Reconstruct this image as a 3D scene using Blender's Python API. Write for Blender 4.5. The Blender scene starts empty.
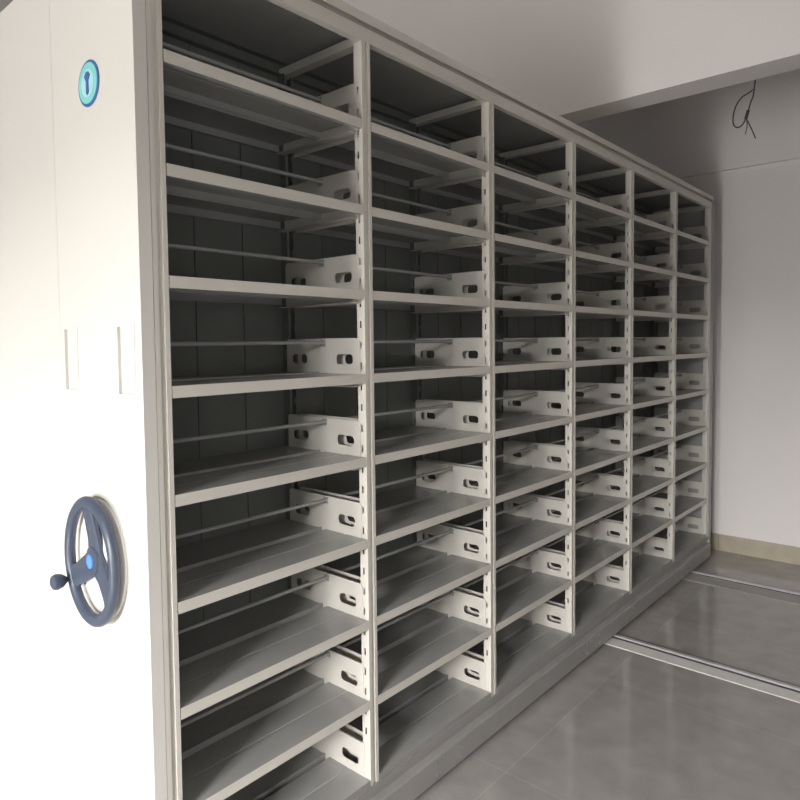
import bpy, bmesh, math
from mathutils import Vector, Matrix

col = bpy.context.scene.collection
PI = math.pi

# ------------------------------------------------------------------ materials
def mat(name, color, rough=0.5, metallic=0.0, noise=0.0, nscale=8.0, bump=0.0, bscale=200.0, spec=0.5):
    m = bpy.data.materials.new(name); m.use_nodes = True
    nt = m.node_tree; b = nt.nodes['Principled BSDF']
    b.inputs['Roughness'].default_value = rough
    b.inputs['Metallic'].default_value = metallic
    b.inputs['Specular IOR Level'].default_value = spec
    tc = nt.nodes.new('ShaderNodeTexCoord')
    n = nt.nodes.new('ShaderNodeTexNoise'); n.inputs['Scale'].default_value = nscale
    n.inputs['Detail'].default_value = 4
    nt.links.new(tc.outputs['Object'], n.inputs['Vector'])
    r = nt.nodes.new('ShaderNodeMapRange')
    r.inputs['To Min'].default_value = 1 - noise; r.inputs['To Max'].default_value = 1 + noise
    r.inputs['From Min'].default_value = .25; r.inputs['From Max'].default_value = .75
    nt.links.new(n.outputs['Fac'], r.inputs['Value'])
    v = nt.nodes.new('ShaderNodeVectorMath'); v.operation = 'SCALE'
    v.inputs[0].default_value = color[:3]
    nt.links.new(r.outputs['Result'], v.inputs['Scale'])
    nt.links.new(v.outputs['Vector'], b.inputs['Base Color'])
    if bump:
        n2 = nt.nodes.new('ShaderNodeTexNoise'); n2.inputs['Scale'].default_value = bscale
        nt.links.new(tc.outputs['Object'], n2.inputs['Vector'])
        bp = nt.nodes.new('ShaderNodeBump'); bp.inputs['Strength'].default_value = bump
        bp.inputs['Distance'].default_value = .002
        nt.links.new(n2.outputs['Fac'], bp.inputs['Height'])
        nt.links.new(bp.outputs['Normal'], b.inputs['Normal'])
    return m

def tile_mat(name, c1, c2, mortar, w, h, msize, rough, axes='xy', off=(0, 0, 0), brick_off=0.0):
    m = mat(name, c1, rough, noise=.06, nscale=3)
    nt = m.node_tree; b = nt.nodes['Principled BSDF']
    tc = [n for n in nt.nodes if n.type == 'TEX_COORD'][0]
    mp = nt.nodes.new('ShaderNodeMapping'); mp.inputs['Location'].default_value = off
    if axes == 'xz': mp.inputs['Rotation'].default_value = (-PI/2, 0, 0)
    br = nt.nodes.new('ShaderNodeTexBrick')
    br.offset = brick_off
    br.inputs['Scale'].default_value = 1.0
    br.inputs['Brick Width'].default_value = w; br.inputs['Row Height'].default_value = h
    br.inputs['Mortar Size'].default_value = msize
    br.inputs['Mortar Smooth'].default_value = .2
    br.inputs['Color1'].default_value = (*c1, 1); br.inputs['Color2'].default_value = (*c2, 1)
    br.inputs['Mortar'].default_value = (*mortar, 1)
    nt.links.new(tc.outputs['Object'], mp.inputs['Vector'])
    nt.links.new(mp.outputs['Vector'], br.inputs['Vector'])
    n = nt.nodes.new('ShaderNodeTexNoise'); n.inputs['Scale'].default_value = 9; n.inputs['Detail'].default_value = 6
    nt.links.new(tc.outputs['Object'], n.inputs['Vector'])
    r = nt.nodes.new('ShaderNodeMapRange')
    r.inputs['From Min'].default_value = .3; r.inputs['From Max'].default_value = .7
    r.inputs['To Min'].default_value = .88; r.inputs['To Max'].default_value = 1.08
    nt.links.new(n.outputs['Fac'], r.inputs['Value'])
    v = nt.nodes.new('ShaderNodeVectorMath'); v.operation = 'SCALE'
    nt.links.new(br.outputs['Color'], v.inputs[0]); nt.links.new(r.outputs['Result'], v.inputs['Scale'])
    nt.links.new(v.outputs['Vector'], b.inputs['Base Color'])
    return m

M = dict(
    paint=mat('shelf_paint', (.60, .575, .525), .38, noise=.03, nscale=5, bump=.1, bscale=400),
    shaded_paint=mat('shaded_shelf_paint', (.36, .358, .348), .26, noise=.06, nscale=7, bump=.1, bscale=400),  # frame paint darkened, shade of boards and undersides put into the colour
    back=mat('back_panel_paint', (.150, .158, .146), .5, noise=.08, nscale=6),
    white=mat('end_panel_paint', (.64, .625, .59), .42, noise=.015, nscale=2),
    base=mat('base_paint', (.28, .27, .263), .38, noise=.06, nscale=9),
    bolt=mat('bolt_steel', (.55, .55, .56), .35, metallic=.9),
    rubber=mat('dark_wheel_plastic', (.055, .07, .105), .38, noise=.05),
    hub=mat('blue_hub_cap', (.10, .25, .70), .3),
    disc=mat('wheel_shadow_disc', (.72, .70, .68), .4),  # for the disc that stands in for the handwheel's shadow
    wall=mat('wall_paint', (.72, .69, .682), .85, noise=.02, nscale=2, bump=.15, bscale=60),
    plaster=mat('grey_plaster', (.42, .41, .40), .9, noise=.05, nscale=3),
    ceil=mat('ceiling_paint', (.74, .73, .71), .9, noise=.02, nscale=2),
    steel=mat('rail_steel', (.50, .50, .51), .3, metallic=.3, noise=.1, nscale=20),
    groove=mat('rail_groove', (.05, .05, .055), .6),
    strip=mat('rail_edge_strip', (.62, .61, .59), .5, noise=.05, nscale=20),
    strip_dull=mat('dull_rail_edge_strip', (.33, .32, .305), .45, noise=.08, nscale=20),  # darker tone for the far rail's strip
    wire=mat('wire_insulation', (.07, .045, .075), .5),
    teal=mat('emblem_teal', (.22, .62, .60), .4),
    navy=mat('emblem_navy', (.03, .13, .33), .4),
    cream=mat('emblem_pale_blue', (.42, .70, .78), .4),
    floor=tile_mat('floor_tiles', (.335, .317, .305), (.345, .326, .313), (.385, .368, .355), .8, .8, .003, .10, off=(-.14, -.30, 0)),
    skirt=tile_mat('skirting_tiles', (.40, .36, .28), (.42, .375, .29), (.25, .22, .18), .6, .3, .002, .35, axes='xz'),
)

# ------------------------------------------------------------------ mesh tools
def box(bm, x0, x1, y0, y1, z0, z1):
    v = [bm.verts.new((x, y, z)) for x in (x0, x1) for y in (y0, y1) for z in (z0, z1)]
    for f in ((0, 1, 3, 2), (4, 6, 7, 5), (0, 4, 5, 1), (2, 3, 7, 6), (0, 2, 6, 4), (1, 5, 7, 3)):
        bm.faces.new([v[i] for i in f])

def extrude_poly(bm, pts, axis, a, b):
    """closed 2D polygon swept along an axis: 'y' pts=(x,z), 'z' pts=(x,y), 'x' pts=(y,z)"""
    def P(p, t):
        return (p[0], t, p[1]) if axis == 'y' else (p[0], p[1], t) if axis == 'z' else (t, p[0], p[1])
    A = [bm.verts.new(P(p, a)) for p in pts]; B = [bm.verts.new(P(p, b)) for p in pts]
    n = len(pts)
    for i in range(n):
        bm.faces.new((A[i], A[(i+1) % n], B[(i+1) % n], B[i]))
    bm.faces.new(A[::-1]); bm.faces.new(B)

def sheet(bm, pts, t, axis, a, b):
    """bent sheet metal: open profile with thickness t to the right-hand side"""
    n = len(pts); off = []
    for i in range(n):
        ds = []
        if i > 0: ds.append(Vector((pts[i][0]-pts[i-1][0], pts[i][1]-pts[i-1][1])).normalized())
        if i < n-1: ds.append(Vector((pts[i+1][0]-pts[i][0], pts[i+1][1]-pts[i][1])).normalized())
        ns = [Vector((d.y, -d.x)) for d in ds]
        m = sum(ns, Vector((0, 0))).normalized()
        k = t / max(.3, m.dot(ns[0]))
        off.append((pts[i][0]+m.x*k, pts[i][1]+m.y*k))
    for i in range(n-1):
        extrude_poly(bm, [pts[i], pts[i+1], off[i+1], off[i]], axis, a, b)

def grid_plate(bm, axis, u, v, holes, t0, t1):
    """plate with rectangular through holes. axis = normal; u,v = (min,max)"""
    us = sorted({*u, *[h[0] for h in holes], *[h[1] for h in holes]})
    vs = sorted({*v, *[h[2] for h in holes], *[h[3] for h in holes]})
    def solid(i, j):
        if i < 0 or j < 0 or i >= len(us)-1 or j >= len(vs)-1: return False
        cu, cv = (us[i]+us[i+1])/2, (vs[j]+vs[j+1])/2
        return not any(h[0] < cu < h[1] and h[2] < cv < h[3] for h in holes)
    cache = {}
    def V(i, j, s):
        k = (i, j, s)
        if k not in cache:
            a, b, t = us[i], vs[j], (t0, t1)[s]
            cache[k] = bm.verts.new((a, t, b) if axis == 'y' else (t, a, b) if axis == 'x' else (a, b, t))
        return cache[k]
    for i in range(len(us)-1):
        for j in range(len(vs)-1):
            if not solid(i, j): continue
            for s in (0, 1):
                bm.faces.new((V(i, j, s), V(i+1, j, s), V(i+1, j+1, s), V(i, j+1, s)))
            for di, dj, e in ((-1, 0, ((i, j), (i, j+1))), (1, 0, ((i+1, j), (i+1, j+1))),
                              (0, -1, ((i, j), (i+1, j))), (0, 1, ((i, j+1), (i+1, j+1)))):
                if not solid(i+di, j+dj):
                    a, b = e
                    bm.faces.new((V(*a, 0), V(*b, 0), V(*b, 1), V(*a, 1)))

def tube(bm, pts, r, n=10, closed=False):
    pts = [Vector(p) for p in pts]; rings = []
    N = len(pts); prev = None
    for i, p in enumerate(pts):
        if closed: d = (pts[(i+1) % N] - pts[i-1]).normalized()
        else: d = (pts[min(i+1, N-1)] - pts[max(i-1, 0)]).normalized()
        up = prev if prev is not None else (Vector((0, 0, 1)) if abs(d.z) < .9 else Vector((1, 0, 0)))
        a = (up - d*up.dot(d)).normalized(); b = d.cross(a); prev = a
        rr = r[i] if isinstance(r, (list, tuple)) else r
        rings.append([bm.verts.new(p + (a*math.cos(2*PI*k/n) + b*math.sin(2*PI*k/n))*rr) for k in range(n)])
    for i in range(N if closed else N-1):
        A, B = rings[i], rings[(i+1) % N]
        for k in range(n): bm.faces.new((A[k], A[(k+1) % n], B[(k+1) % n], B[k]))
    if not closed: bm.faces.new(rings[0][::-1]); bm.faces.new(rings[-1])

def lathe_y(bm, prof, c, n=32):
    """prof = [(radius, y)], turned round an axis parallel to Y through c=(x,z)"""
    rings = []
    for r, y in prof:
        rings.append([bm.verts.new((c[0]+r*math.cos(2*PI*k/n), y, c[1]+r*math.sin(2*PI*k/n))) for k in range(n)])
    for A, B in zip(rings, rings[1:]):
        for k in range(n): bm.faces.new((A[k], A[(k+1) % n], B[(k+1) % n], B[k]))
    bm.faces.new(rings[0][::-1]); bm.faces.new(rings[-1])

def obj(name, bm, m, parent=None, smooth=False, bevel=0):
    bmesh.ops.recalc_face_normals(bm, faces=bm.faces)
    me = bpy.data.meshes.new(name); bm.to_mesh(me); bm.free()
    me.materials.append(m)
    o = bpy.data.objects.new(name, me); col.objects.link(o)
    if parent is not None: o.parent = parent
    if smooth:
        for p in me.polygons: p.use_smooth = True
        try: me.set_sharp_from_angle(angle=math.radians(40))
        except Exception: pass
    if bevel:
        md = o.modifiers.new('bevel', 'BEVEL'); md.width = bevel; md.segments = 2; md.limit_method = 'ANGLE'
    return o

def struct(name, bm, m):
    o = obj(name, bm, m); o['kind'] = 'structure'; return o

def empty(name, loc, label, cat, group=None):
    o = bpy.data.objects.new(name, None); col.objects.link(o); o.location = loc
    o['label'] = label; o['category'] = cat
    if group: o['group'] = group
    return o

B = bmesh.new

# ------------------------------------------------------------------ the room
XL, XR, YF, YB, H = -2.6, 3.0, 4.04, -3.8, 3.9
bm = B(); box(bm, XL, XR, YB, YF, -.10, 0); struct('floor', bm, M['floor'])
bm = B(); box(bm, XL-.2, XR+.2, YB-.2, YF+.2, H, H+.12); struct('ceiling', bm, M['ceil'])
bm = B(); box(bm, XL-.2, XR+.2, YF, YF+.2, -.1, H); struct('wall_far', bm, M['wall'])
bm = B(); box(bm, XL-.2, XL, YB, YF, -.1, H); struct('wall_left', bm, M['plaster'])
WX0, WX1, WZ0, WZ1 = .85, 1.9, .2, 2.12     # large window behind the camera
DX0, DX1, DZ1 = -.15, .40, 2.05              # open door behind the shelving's end
SY0, SY1, SZ0, SZ1 = -3.0, -.9, .45, 1.9     # side window, right of the camera
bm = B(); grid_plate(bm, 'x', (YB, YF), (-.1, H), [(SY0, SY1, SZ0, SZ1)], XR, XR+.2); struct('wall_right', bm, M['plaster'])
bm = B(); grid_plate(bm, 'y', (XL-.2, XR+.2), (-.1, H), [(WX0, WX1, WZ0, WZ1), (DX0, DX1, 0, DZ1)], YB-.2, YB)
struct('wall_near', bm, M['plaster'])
bm = B(); box(bm, XL, XR, YF-.012, YF, 0, .112); struct('baseboard_far', bm, M['skirt'])
# ceiling beam across the room, and the shallow beam over the far wall
bm = B(); box(bm, XL, XR, 2.406, 2.58, 2.582, H); struct('trim_1', bm, M['wall'])
bm = B(); box(bm, XL, XR, YF-.03, YF, 2.54, H); struct('trim_2', bm, M['wall'])
# glazed opening behind the camera
bm = B()
for x in (WX0, (WX0+WX1)/2-.03, WX1-.06): box(bm, x, x+.06, YB-.14, YB-.08, WZ0, WZ1)
for z in (WZ0, WZ1-.06): box(bm, WX0, WX1, YB-.14, YB-.08, z, z+.06)
struct('window_1', bm, M['white'])
bm = B()
for y in (SY0, (SY0+SY1)/2-.03, SY1-.06): box(bm, XR+.08, XR+.14, y, y+.06, SZ0, SZ1)
for z in (SZ0, SZ1-.06): box(bm, XR+.08, XR+.14, SY0, SY1, z, z+.06)
struct('window_2', bm, M['white'])

# ------------------------------------------------------------------ floor rails
def floor_rail(y, sw, sm, label):
    r = empty('floor_rail', (.3, y, 0), label, 'rail', 'floor rails of the shelving')
    x0, x1 = XL+.02-.3, XR-.02-.3
    bm = B(); extrude_poly(bm, [(-sw, 0), (.0, .0), (.0, .006), (-sw+.004, .003)], 'x', x0, x1)
    obj('edge_strip', bm, M[sm], r)
    bm = B(); box(bm, x0, x1, .0, .068, 0, .002); obj('groove', bm, M['groove'], r)
    bm = B()
    sheet(bm, [(.026, .002), (.026, .010), (.046, .010), (.046, .002)], .003, 'x', x0, x1)
    obj('rail_bar', bm, M['steel'], r)
    return r
floor_rail(2.279, .074, 'strip', 'steel floor rail with pale edge strip, the one further from the end wall')
floor_rail(3.435, .125, 'strip_dull', 'steel floor rail with pale edge strip, the one closest to the end wall skirting')

# ------------------------------------------------------------------ mobile shelving
W, w, s, z0 = .6316, .0345, .235, .17
D, NB, NR = .36, 6, 9
YE = NB*W                       # far side of the last post
YN = -w                         # near side of the first post

sh = empty('mobile_shelving', (-D/2, 0, 0),
           'long cream steel shelving unit with open empty shelves and black handwheel', 'shelving unit')
OX = D/2
def part(name, bm, m, parent=None, **k):
    bmesh.ops.translate(bm, verts=bm.verts, vec=(OX, 0, 0))
    return obj(name, bm, m, parent or sh, **k)

# upright posts
slots = [.3 + i*s/4 for i in range(int((2.2-.3)/(s/4)))]
def post(k, rear):
    bm = B(); sg = -1 if not rear else 1
    xo = 0 if not rear else -D
    y0, y1 = k*W-w, k*W
    zb, zt = .15, 2.263
    def bx(xa, xb, ya, yb):
        a, b = xo+sg*xa, xo+sg*xb
        box(bm, min(a, b), max(a, b), ya, yb, zb, zt)
    bx(0, .0018, y0, y0+.011); bx(0, .0018, y1-.011, y1)
    bx(.0018, .0045, y0+.0092, y0+.011); bx(.0018, .0045, y1-.011, y1-.0092)
    bx(.0045, .006, y0+.0092, y1-.0092)
    a, b = sorted((xo+sg*.0018, xo+sg*.030)); c, d = sorted((xo+sg*.0135, xo+sg*.0195))
    hs = [(c, d, z, z+.020) for z in slots]
    grid_plate(bm, 'y', (a, b), (zb, zt), hs, y0, y0+.0016)
    grid_plate(bm, 'y', (a, b), (zb, zt), hs, y1-.0016, y1)
    a, b = sorted((xo+sg*.028, xo+sg*.030))
    box(bm, a, b, y0+.0016, y0+.009, zb, zt); box(bm, a, b, y1-.009, y1-.0016, zb, zt)
    return part('post', bm, M['back'] if rear else M['paint'])  # rear posts share the dark back colour to paint in their shade
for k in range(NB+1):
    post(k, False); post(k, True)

# brackets that carry the shelves at each post, two slots punched in each plate
def stadium(cx, cz, hw, hh, n=6):
    pts = []
    for q, (sx, sz) in enumerate(((1, 1), (-1, 1), (-1, -1), (1, -1))):
        for i in range(n+1):
            a = (q + i/n)*PI/2
            r = hh*.75
            pts.append((cx+sx*(hw-r)+r*math.cos(a), cz+sz*(hh-r)+r*math.sin(a)))
    return pts
def bracket_plate(bm, ya, yb, zs, inward):
    x0, x1 = -.022, -D+.022
    out = [(x0, zs-.036 if zs > .2 else zs-.018), (x0, zs+.092), (x0-.004, zs+.100), (x0-.012, zs+.102),
           (x1+.012, zs+.102), (x1+.004, zs+.100), (x1, zs+.092), (x1, zs-.036 if zs > .2 else zs-.018)]
    loops = [out, stadium(-.082, zs+.041, .034, .0145), stadium(-D+.082, zs+.041, .034, .0145)]
    edges = []; 
    for lp in loops:
        vs = [bm.verts.new((p[0], ya, p[1])) for p in lp]
        for i in range(len(vs)): edges.append(bm.edges.new((vs[i], vs[(i+1) % len(vs)])))
    r = bmesh.ops.triangle_fill(bm, use_beauty=True, use_dissolve=False, edges=edges)
    fs = [g for g in r['geom'] if isinstance(g, bmesh.types.BMFace)]
    e = bmesh.ops.extrude_face_region(bm, geom=fs)
    bmesh.ops.translate(bm, verts=[g for g in e['geom'] if isinstance(g, bmesh.types.BMVert)], vec=(0, yb-ya, 0))
    # flange under the shelf ends and folded top edge
    if inward < 0: box(bm, x1, x0, ya-.028, ya, zs-.036, zs-.034); box(bm, x1+.01, x0-.01, ya-.003, ya, zs+.099, zs+.102)
for k in range(NB+1):
    for j in range(NR):
        zs = z0+j*s; bm = B(); y0, y1 = k*W-w, k*W
        if k > 0: bracket_plate(bm, y0-.0018, y0-.0003, zs, -1)
        if k < NB: bracket_plate(bm, y1+.0003, y1+.0018, zs, 1)
        part('bracket', bm, M['paint'])

# shelves and retaining rods
for k in range(NB):
    ya, yb = k*W+.0022, (k+1)*W-w-.0022
    for j in range(NR):
        zs = z0+j*s; bm = B(); lip = .026 if j else .020
        sheet(bm, [(-.014, zs-lip), (0, zs-lip), (0, zs), (-.084, zs), (-.087, zs-.0012), (-.091, zs-.0012), (-.094, zs),
                   (-.170, zs), (-.170, zs-.018)], -.0015, 'y', ya, yb)
        sheet(bm, [(-.190, zs-.018), (-.190, zs+.003), (-.196, zs+.003), (-.198, zs),
                   (-D, zs), (-D, zs-lip), (-D+.014, zs-lip)], -.0015, 'y', ya, yb)
        so = part('shelf', bm, M['shaded_paint'])
        so.data.materials.append(M['paint'] if j else M['base'])            # folded front edge left unshaded; the board colour holds painted-in shade
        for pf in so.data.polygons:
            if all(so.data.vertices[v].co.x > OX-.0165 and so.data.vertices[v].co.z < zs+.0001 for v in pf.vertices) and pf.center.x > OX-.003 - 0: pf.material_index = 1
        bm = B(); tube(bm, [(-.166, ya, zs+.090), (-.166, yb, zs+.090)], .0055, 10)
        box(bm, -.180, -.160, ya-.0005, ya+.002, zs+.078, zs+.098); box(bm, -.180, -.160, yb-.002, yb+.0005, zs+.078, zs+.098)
        part('rod', bm, M['shaded_paint'], smooth=True)

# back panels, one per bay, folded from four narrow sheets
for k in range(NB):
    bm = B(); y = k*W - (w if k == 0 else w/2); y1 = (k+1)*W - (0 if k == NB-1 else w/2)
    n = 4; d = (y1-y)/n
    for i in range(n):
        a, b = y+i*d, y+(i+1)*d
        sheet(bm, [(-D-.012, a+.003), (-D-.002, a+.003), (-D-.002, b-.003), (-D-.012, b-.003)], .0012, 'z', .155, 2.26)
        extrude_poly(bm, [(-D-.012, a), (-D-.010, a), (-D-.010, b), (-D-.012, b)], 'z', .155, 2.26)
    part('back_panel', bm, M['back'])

# top: front and rear beams, cross bars, closing plate and cap
bm = B()
sheet(bm, [(-.020, 2.262), (.0015, 2.262), (.0015, 2.300), (-.020, 2.300)], -.0015, 'y', YN, YE)
for k in range(NB+1):
    box(bm, -D+.002, -.002, k*W-w+.002, k*W-.002, 2.258, 2.282)
part('top_frame', bm, M['paint'])
bm = B()
sheet(bm, [(.008, 2.310), (.008, 2.332), (-D-.008, 2.332), (-D-.008, 2.310)], .002, 'y', YN, YE+.02)
box(bm, -D, -.004, YN, YE, 2.304, 2.330)
part('top_panel', bm, M['paint'])
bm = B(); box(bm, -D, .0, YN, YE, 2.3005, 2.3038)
part('top_underside', bm, M['shaded_paint'])  # darker paint stands in for the shade under the top
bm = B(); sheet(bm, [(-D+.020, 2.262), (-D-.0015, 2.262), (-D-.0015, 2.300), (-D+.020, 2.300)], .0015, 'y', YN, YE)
part('rear_beam', bm, M['back'])  # dark colour paints in the shade at the rear of the bays

# rolling base
bm = B()
prof = [(-.06, .149), (.0, .149), (.0, .132), (-.007, .128), (-.007, .110), (.013, .104), (.015, .100), (.015, .030), (-.03, .030)]
sheet(bm, prof, -.003, 'y', YN, YE)
sheet(bm, [(-D-x, z) for x, z in prof][::-1], -.003, 'y', YN, YE)
for y in (YN, YE-.004, *[k*W-w/2 for k in range(1, NB)]): box(bm, -D+.01, -.01, y, y+.004, .025, .147)
base = part('base_frame', bm, M['base'])
bpts = [(2.5, .055), (2.5, .085)]
for y in (.12, .95, 2.04, 3.30): bpts += [(y-.065, .085), (y+.065, .085), (y-.065, .045), (y+.065, .045), (y-.03, .085), (y+.03, .045)]
for y, z in bpts:
    bm = B(); tube(bm, [(.014, y, z), (.018, y, z), (.0195, y, z)], [.0065, .0065, .004], 8); 
    part('bolt', bm, M['bolt'])
for y in (2.315, 3.488, 1.10, .02):
    for x in (-.07, -D+.07):
        bm = B(); lathe_y(bm, [(.035, y-.016), (.043, y-.014), (.043, y+.006), (.049, y+.008), (.049, y+.012), (.035, y+.014)], (x, .0535), 28)
        part('wheel', bm, M['bolt'], smooth=True)

# near end panel with card pockets, emblem and handwheel
ZP = 2.335
PF, PB = -.0645, -.036
pk = [(-.371, -.304, 1.328, 1.474), (-.102, -.032, 1.328, 1.474)]
bm = B()
grid_plate(bm, 'y', (-.3955, .0), (.018, ZP), pk, PF, PF+.006)
box(bm, -.3955, 0, PF+.006, PB, .018, ZP)
ep = part('end_panel', bm, M['white'])
for a, b, c, d in pk:
    bm = B()
    sheet(bm, [(a-.003, c-.003), (b+.003, c-.003)], .003, 'y', PF-.0015, PF)
    grid_plate(bm, 'y', (a-.004, b+.004), (c-.004, d+.004), [(a+.001, b-.001, c+.001, d-.001)], PF-.0018, PF-.0002)
    part('card_pocket', bm, M['white'], parent=ep)
# emblem
ex, ez = -.199, 2.012
bm = B(); lathe_y(bm, [(.050, PF-.0002), (.050, PF-.0022), (.048, PF-.003)], (ex, ez), 40)
em = part('emblem', bm, M['navy'], parent=ep)
for r, y, mm, nm in ((.044, .0036, 'teal', 'emblem_disc'), (.030, .0042, 'cream', 'emblem_disc')):
    bm = B(); lathe_y(bm, [(r, PF-.002), (r, PF-y)], (ex, ez), 36); part(nm, bm, M[mm], parent=ep)
bm = B()
extrude_poly(bm, [(ex-.007, ez-.020), (ex-.003, ez-.025), (ex+.003, ez-.025), (ex+.007, ez-.020), (ex+.006, ez+.004), (ex+.014, ez+.016), (ex+.006, ez+.024), (ex-.006, ez+.024), (ex-.014, ez+.016), (ex-.006, ez+.004)], 'y', PF-.0052, PF-.003)
part('emblem_figure', bm, M['navy'], parent=ep)

# handwheel
hx, hz, R_, yw = -.204, .947, .133, PF-.028
SQ = .84
bm = B()
# flat broad rim turned about the shaft
NR_ = 72; prof = []
for i in range(12):
    a = 2*PI*i/12; prof.append((R_+.015*math.cos(a), yw+.012*math.sin(a)))
rings = []
for k in range(NR_):
    t = 2*PI*k/NR_
    rings.append([bm.verts.new((hx+r*math.cos(t), y, hz+r*math.sin(t))) for r, y in prof])
for k in range(NR_):
    A, C = rings[k], rings[(k+1) % NR_]
    for i in range(12): bm.faces.new((A[i], A[(i+1) % 12], C[(i+1) % 12], C[i]))
for ang in (95, 207, 325):
    t = math.radians(ang); dx, dz = math.cos(t), math.sin(t); px, pz = -dz, dx
    st = []
    for rr, hw_, yo, th in ((.0, .036, .012, .008), (.05, .029, .010, .008), (.10, .025, .004, .008), (.130, .030, .0, .008)):
        st.append([bm.verts.new((hx+dx*rr+px*e*hw_, yw+yo+f*th, hz+dz*rr+pz*e*hw_)) for e, f in ((-1, -.4), (-.6, -1), (.6, -1), (1, -.4), (1, .6), (-1, .6))])
    for A, C in zip(st, st[1:]):
        for i in range(6): bm.faces.new((A[i], A[(i+1) % 6], C[(i+1) % 6], C[i]))
    bm.faces.new(st[0]); bm.faces.new(st[-1])
lathe_y(bm, [(.022, PF-.006), (.030, yw+.018), (.036, yw+.008), (.032, yw+.000), (.020, yw-.002)], (hx, hz), 32)
def squash(bm): bmesh.ops.scale(bm, verts=bm.verts, vec=(SQ, 1, 1), space=Matrix.Translation((-hx, 0, 0)))
squash(bm)
hw = part('handwheel', bm, M['rubber'], smooth=True)
bm = B(); lathe_y(bm, [(.017, yw), (.016, yw-.005), (.008, yw-.008)], (hx, hz), 28); squash(bm)
part('hub_cap', bm, M['hub'], parent=hw, smooth=True)
t = math.radians(207); kx, kz = hx+math.cos(t)*R_*SQ, hz+math.sin(t)*R_
bm = B(); lathe_y(bm, [(.006, yw-.004), (.006, yw-.014), (.010, yw-.018), (.016, yw-.026), (.019, yw-.038), (.016, yw-.046), (.008, yw-.050)], (kx, kz), 20)
part('knob', bm, M['rubber'], parent=hw, smooth=True)
bm = B(); lathe_y(bm, [(.136, PF-.0002), (.136, PF-.006), (.130, PF-.009), (.05, PF-.009), (.045, PF-.011)], (hx, hz), 64); squash(bm)
part('shadow_disc', bm, M['disc'], parent=hw, smooth=True)  # disc added in place of the handwheel's shadow on the panel

# far end panel
bm = B(); box(bm, -.3955, .0, YE+.001, YE+.046, .012, 2.308)
box(bm, -.0, .004, YE+.001, YE+.014, .012, 2.308); box(bm, -.0, .004, YE+.033, YE+.046, .012, 2.308)
part('end_panel', bm, M['shaded_paint'])  # darkened paint puts the last bay's shade into the panel colour

# ------------------------------------------------------------------ the closed unit next to it
nb = empty('mobile_shelving', (-.66, 0, 0),
           'closed shelving unit with plain white end panel, pressed against the handwheel unit at far left', 'shelving unit')
OX = .66
xa, xb = -1.02, -.3968
bm = B(); box(bm, xa, xb, PF, PB, .018, ZP); part('end_panel', bm, M['white'], nb)
bm = B(); box(bm, xa, xb, PB, YE+.04, 2.30, 2.332); part('top_panel', bm, M['paint'], nb)
bm = B(); box(bm, xa+.01, xb-.012, PB, YE, .022, .149); part('base_frame', bm, M['base'], nb)
bm = B(); box(bm, xb-.014, xb-.010, PB, YE, .149, 2.30); box(bm, xa+.006, xa+.010, PB, YE, .149, 2.30)
for k in range(1, 4*NB):
    box(bm, xb-.010, xb-.007, k*W/4-w-.004, k*W/4-w+.004, .149, 2.30)
part('side_panel', bm, M['back'], nb)
bm = B(); box(bm, xa, xb, YE, YE+.04, .018, 2.30); part('end_panel', bm, M['paint'], nb)
for y in (2.315, 3.488, 1.10, .02):
    for x in (xa+.09, xb-.09):
        bm = B(); lathe_y(bm, [(.035, y-.016), (.043, y-.014), (.043, y+.006), (.049, y+.008), (.049, y+.012), (.035, y+.014)], (x, .0535), 20)
        part('wheel', bm, M['bolt'], nb, smooth=True)

# ------------------------------------------------------------------ loose wires from the ceiling
def spline(pts, n=6):
    pts = [Vector(p) for p in pts]; out = []
    for i in range(len(pts)-1):
        p0, p1, p2, p3 = pts[max(i-1, 0)], pts[i], pts[i+1], pts[min(i+2, len(pts)-1)]
        for q in range(n):
            t = q/n
            out.append(.5*((2*p1)+(p2-p0)*t+(2*p0-5*p1+4*p2-p3)*t*t+(3*p1-p0-3*p2+p3)*t**3))
    out.append(pts[-1]); return out
wr = empty('ceiling_wire', (.35, 3.35, H), 'thin dark loop of loose wire dangling behind the ceiling beam', 'wire')
def wpart(name, pts, r):
    bm = B(); tube(bm, spline([(x-.35, y-3.35, z-H) for x, y, z in pts]), r, 8); return obj(name, bm, M['wire'], wr, smooth=True)
wpart('wire_loop', [(.352, 3.35, H), (.350, 3.35, 3.05), (.337, 3.35, 2.794), (.323, 3.34, 2.727), (.311, 3.33, 2.668), (.303, 3.33, 2.645),
                    (.284, 3.34, 2.617), (.259, 3.35, 2.609), (.232, 3.37, 2.632), (.225, 3.38, 2.68), (.239, 3.38, 2.738), (.270, 3.37, 2.775), (.310, 3.36, 2.789), (.330, 3.355, 2.80)], .0036)
wpart('wire_splice', [(.314, 3.33, 2.685), (.306, 3.33, 2.655), (.302, 3.33, 2.640)], .009)
wpart('wire_tail', [(.304, 3.33, 2.645), (.329, 3.335, 2.585), (.350, 3.34, 2.527)], .003)
wpart('wire_tail', [(.306, 3.33, 2.640), (.312, 3.32, 2.60), (.306, 3.31, 2.553)], .0025)

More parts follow.
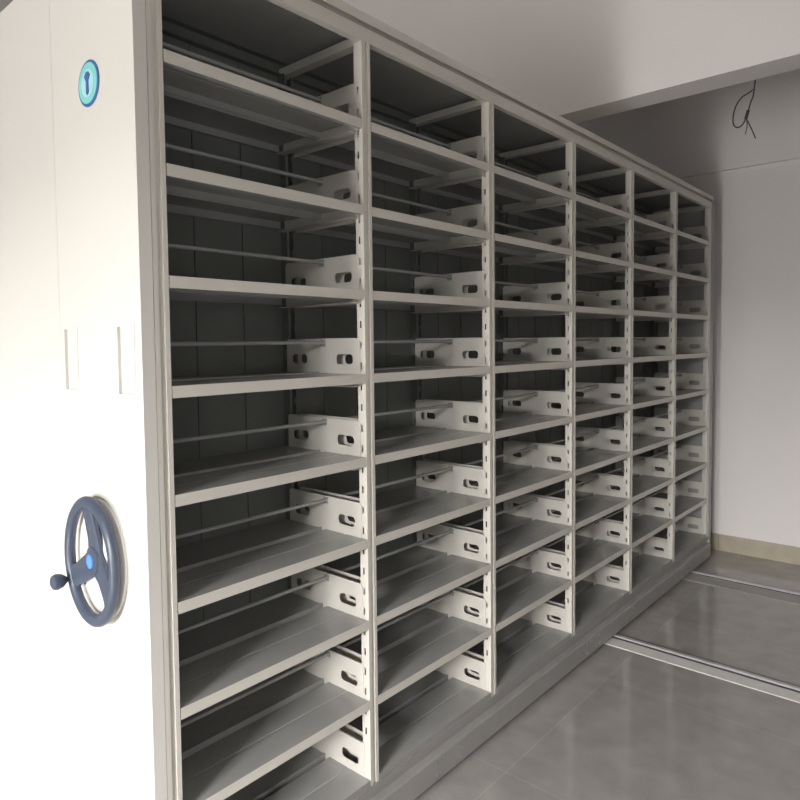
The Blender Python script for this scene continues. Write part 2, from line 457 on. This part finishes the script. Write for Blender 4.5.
# ------------------------------------------------------------------ light
def area(name, loc, rot, sx, sy, power, color, spread=180):
    l = bpy.data.lights.new(name, 'AREA'); l.shape = 'RECTANGLE'; l.size = sx; l.size_y = sy
    l.energy = power; l.color = color; l.spread = math.radians(spread)
    o = bpy.data.objects.new(name, l); o.location = loc; o.rotation_euler = rot; col.objects.link(o); return o
# sky seen through the window behind the camera, daylight through the door beside it, and the side window
sky = area('sky_daylight', (2.4, YB-2.6, 3.2), (0, 0, 0), 3.0, 2.2, 2450, (1.0, .98, .96))
sky.rotation_euler = (Vector((.6, 0, .8)) - sky.location).to_track_quat('-Z', 'Y').to_euler()
area('door_daylight', ((DX0+DX1)/2, YB-.25, .9), (PI/2, 0, 0), DX1-DX0, 1.6, 74, (1.0, .97, .93))
area('side_daylight', (XR+.25, (SY0+SY1)/2, (SZ0+SZ1)/2), (0, PI/2, 0), SZ1-SZ0, SY1-SY0, 16, (1.0, .985, .97))

wd = bpy.data.worlds.new('world'); bpy.context.scene.world = wd; wd.use_nodes = True
wd.node_tree.nodes['Background'].inputs[0].default_value = (.80, .88, 1, 1)
wd.node_tree.nodes['Background'].inputs[1].default_value = .08

# ------------------------------------------------------------------ camera
cd = bpy.data.cameras.new('camera'); cam = bpy.data.objects.new('camera', cd); col.objects.link(cam)
r = Vector((.749923, .661432, -.011123)); u = Vector((-.022548, .042362, .998848)); f = Vector((-.661141, .748808, -.046682))
mx = Matrix((r, u, -f)).transposed().to_4x4(); mx.translation = Vector((1.28549, -.74325, 1.43295))
cam.matrix_world = mx
cd.sensor_width = 36; cd.sensor_fit = 'HORIZONTAL'; cd.lens = 661.836/800*36
cd.shift_x = (400-392.771)/800; cd.shift_y = (373.456-400)/800
cd.clip_start = .02
sc = bpy.context.scene; sc.camera = cam
sc.view_settings.view_transform = 'Standard'; sc.view_settings.look = 'None'
sc.view_settings.gamma = 1; sc.view_settings.use_curve_mapping = False
sc.view_settings.exposure = 0.85
sc.cycles.max_bounces = 8; sc.cycles.diffuse_bounces = 5
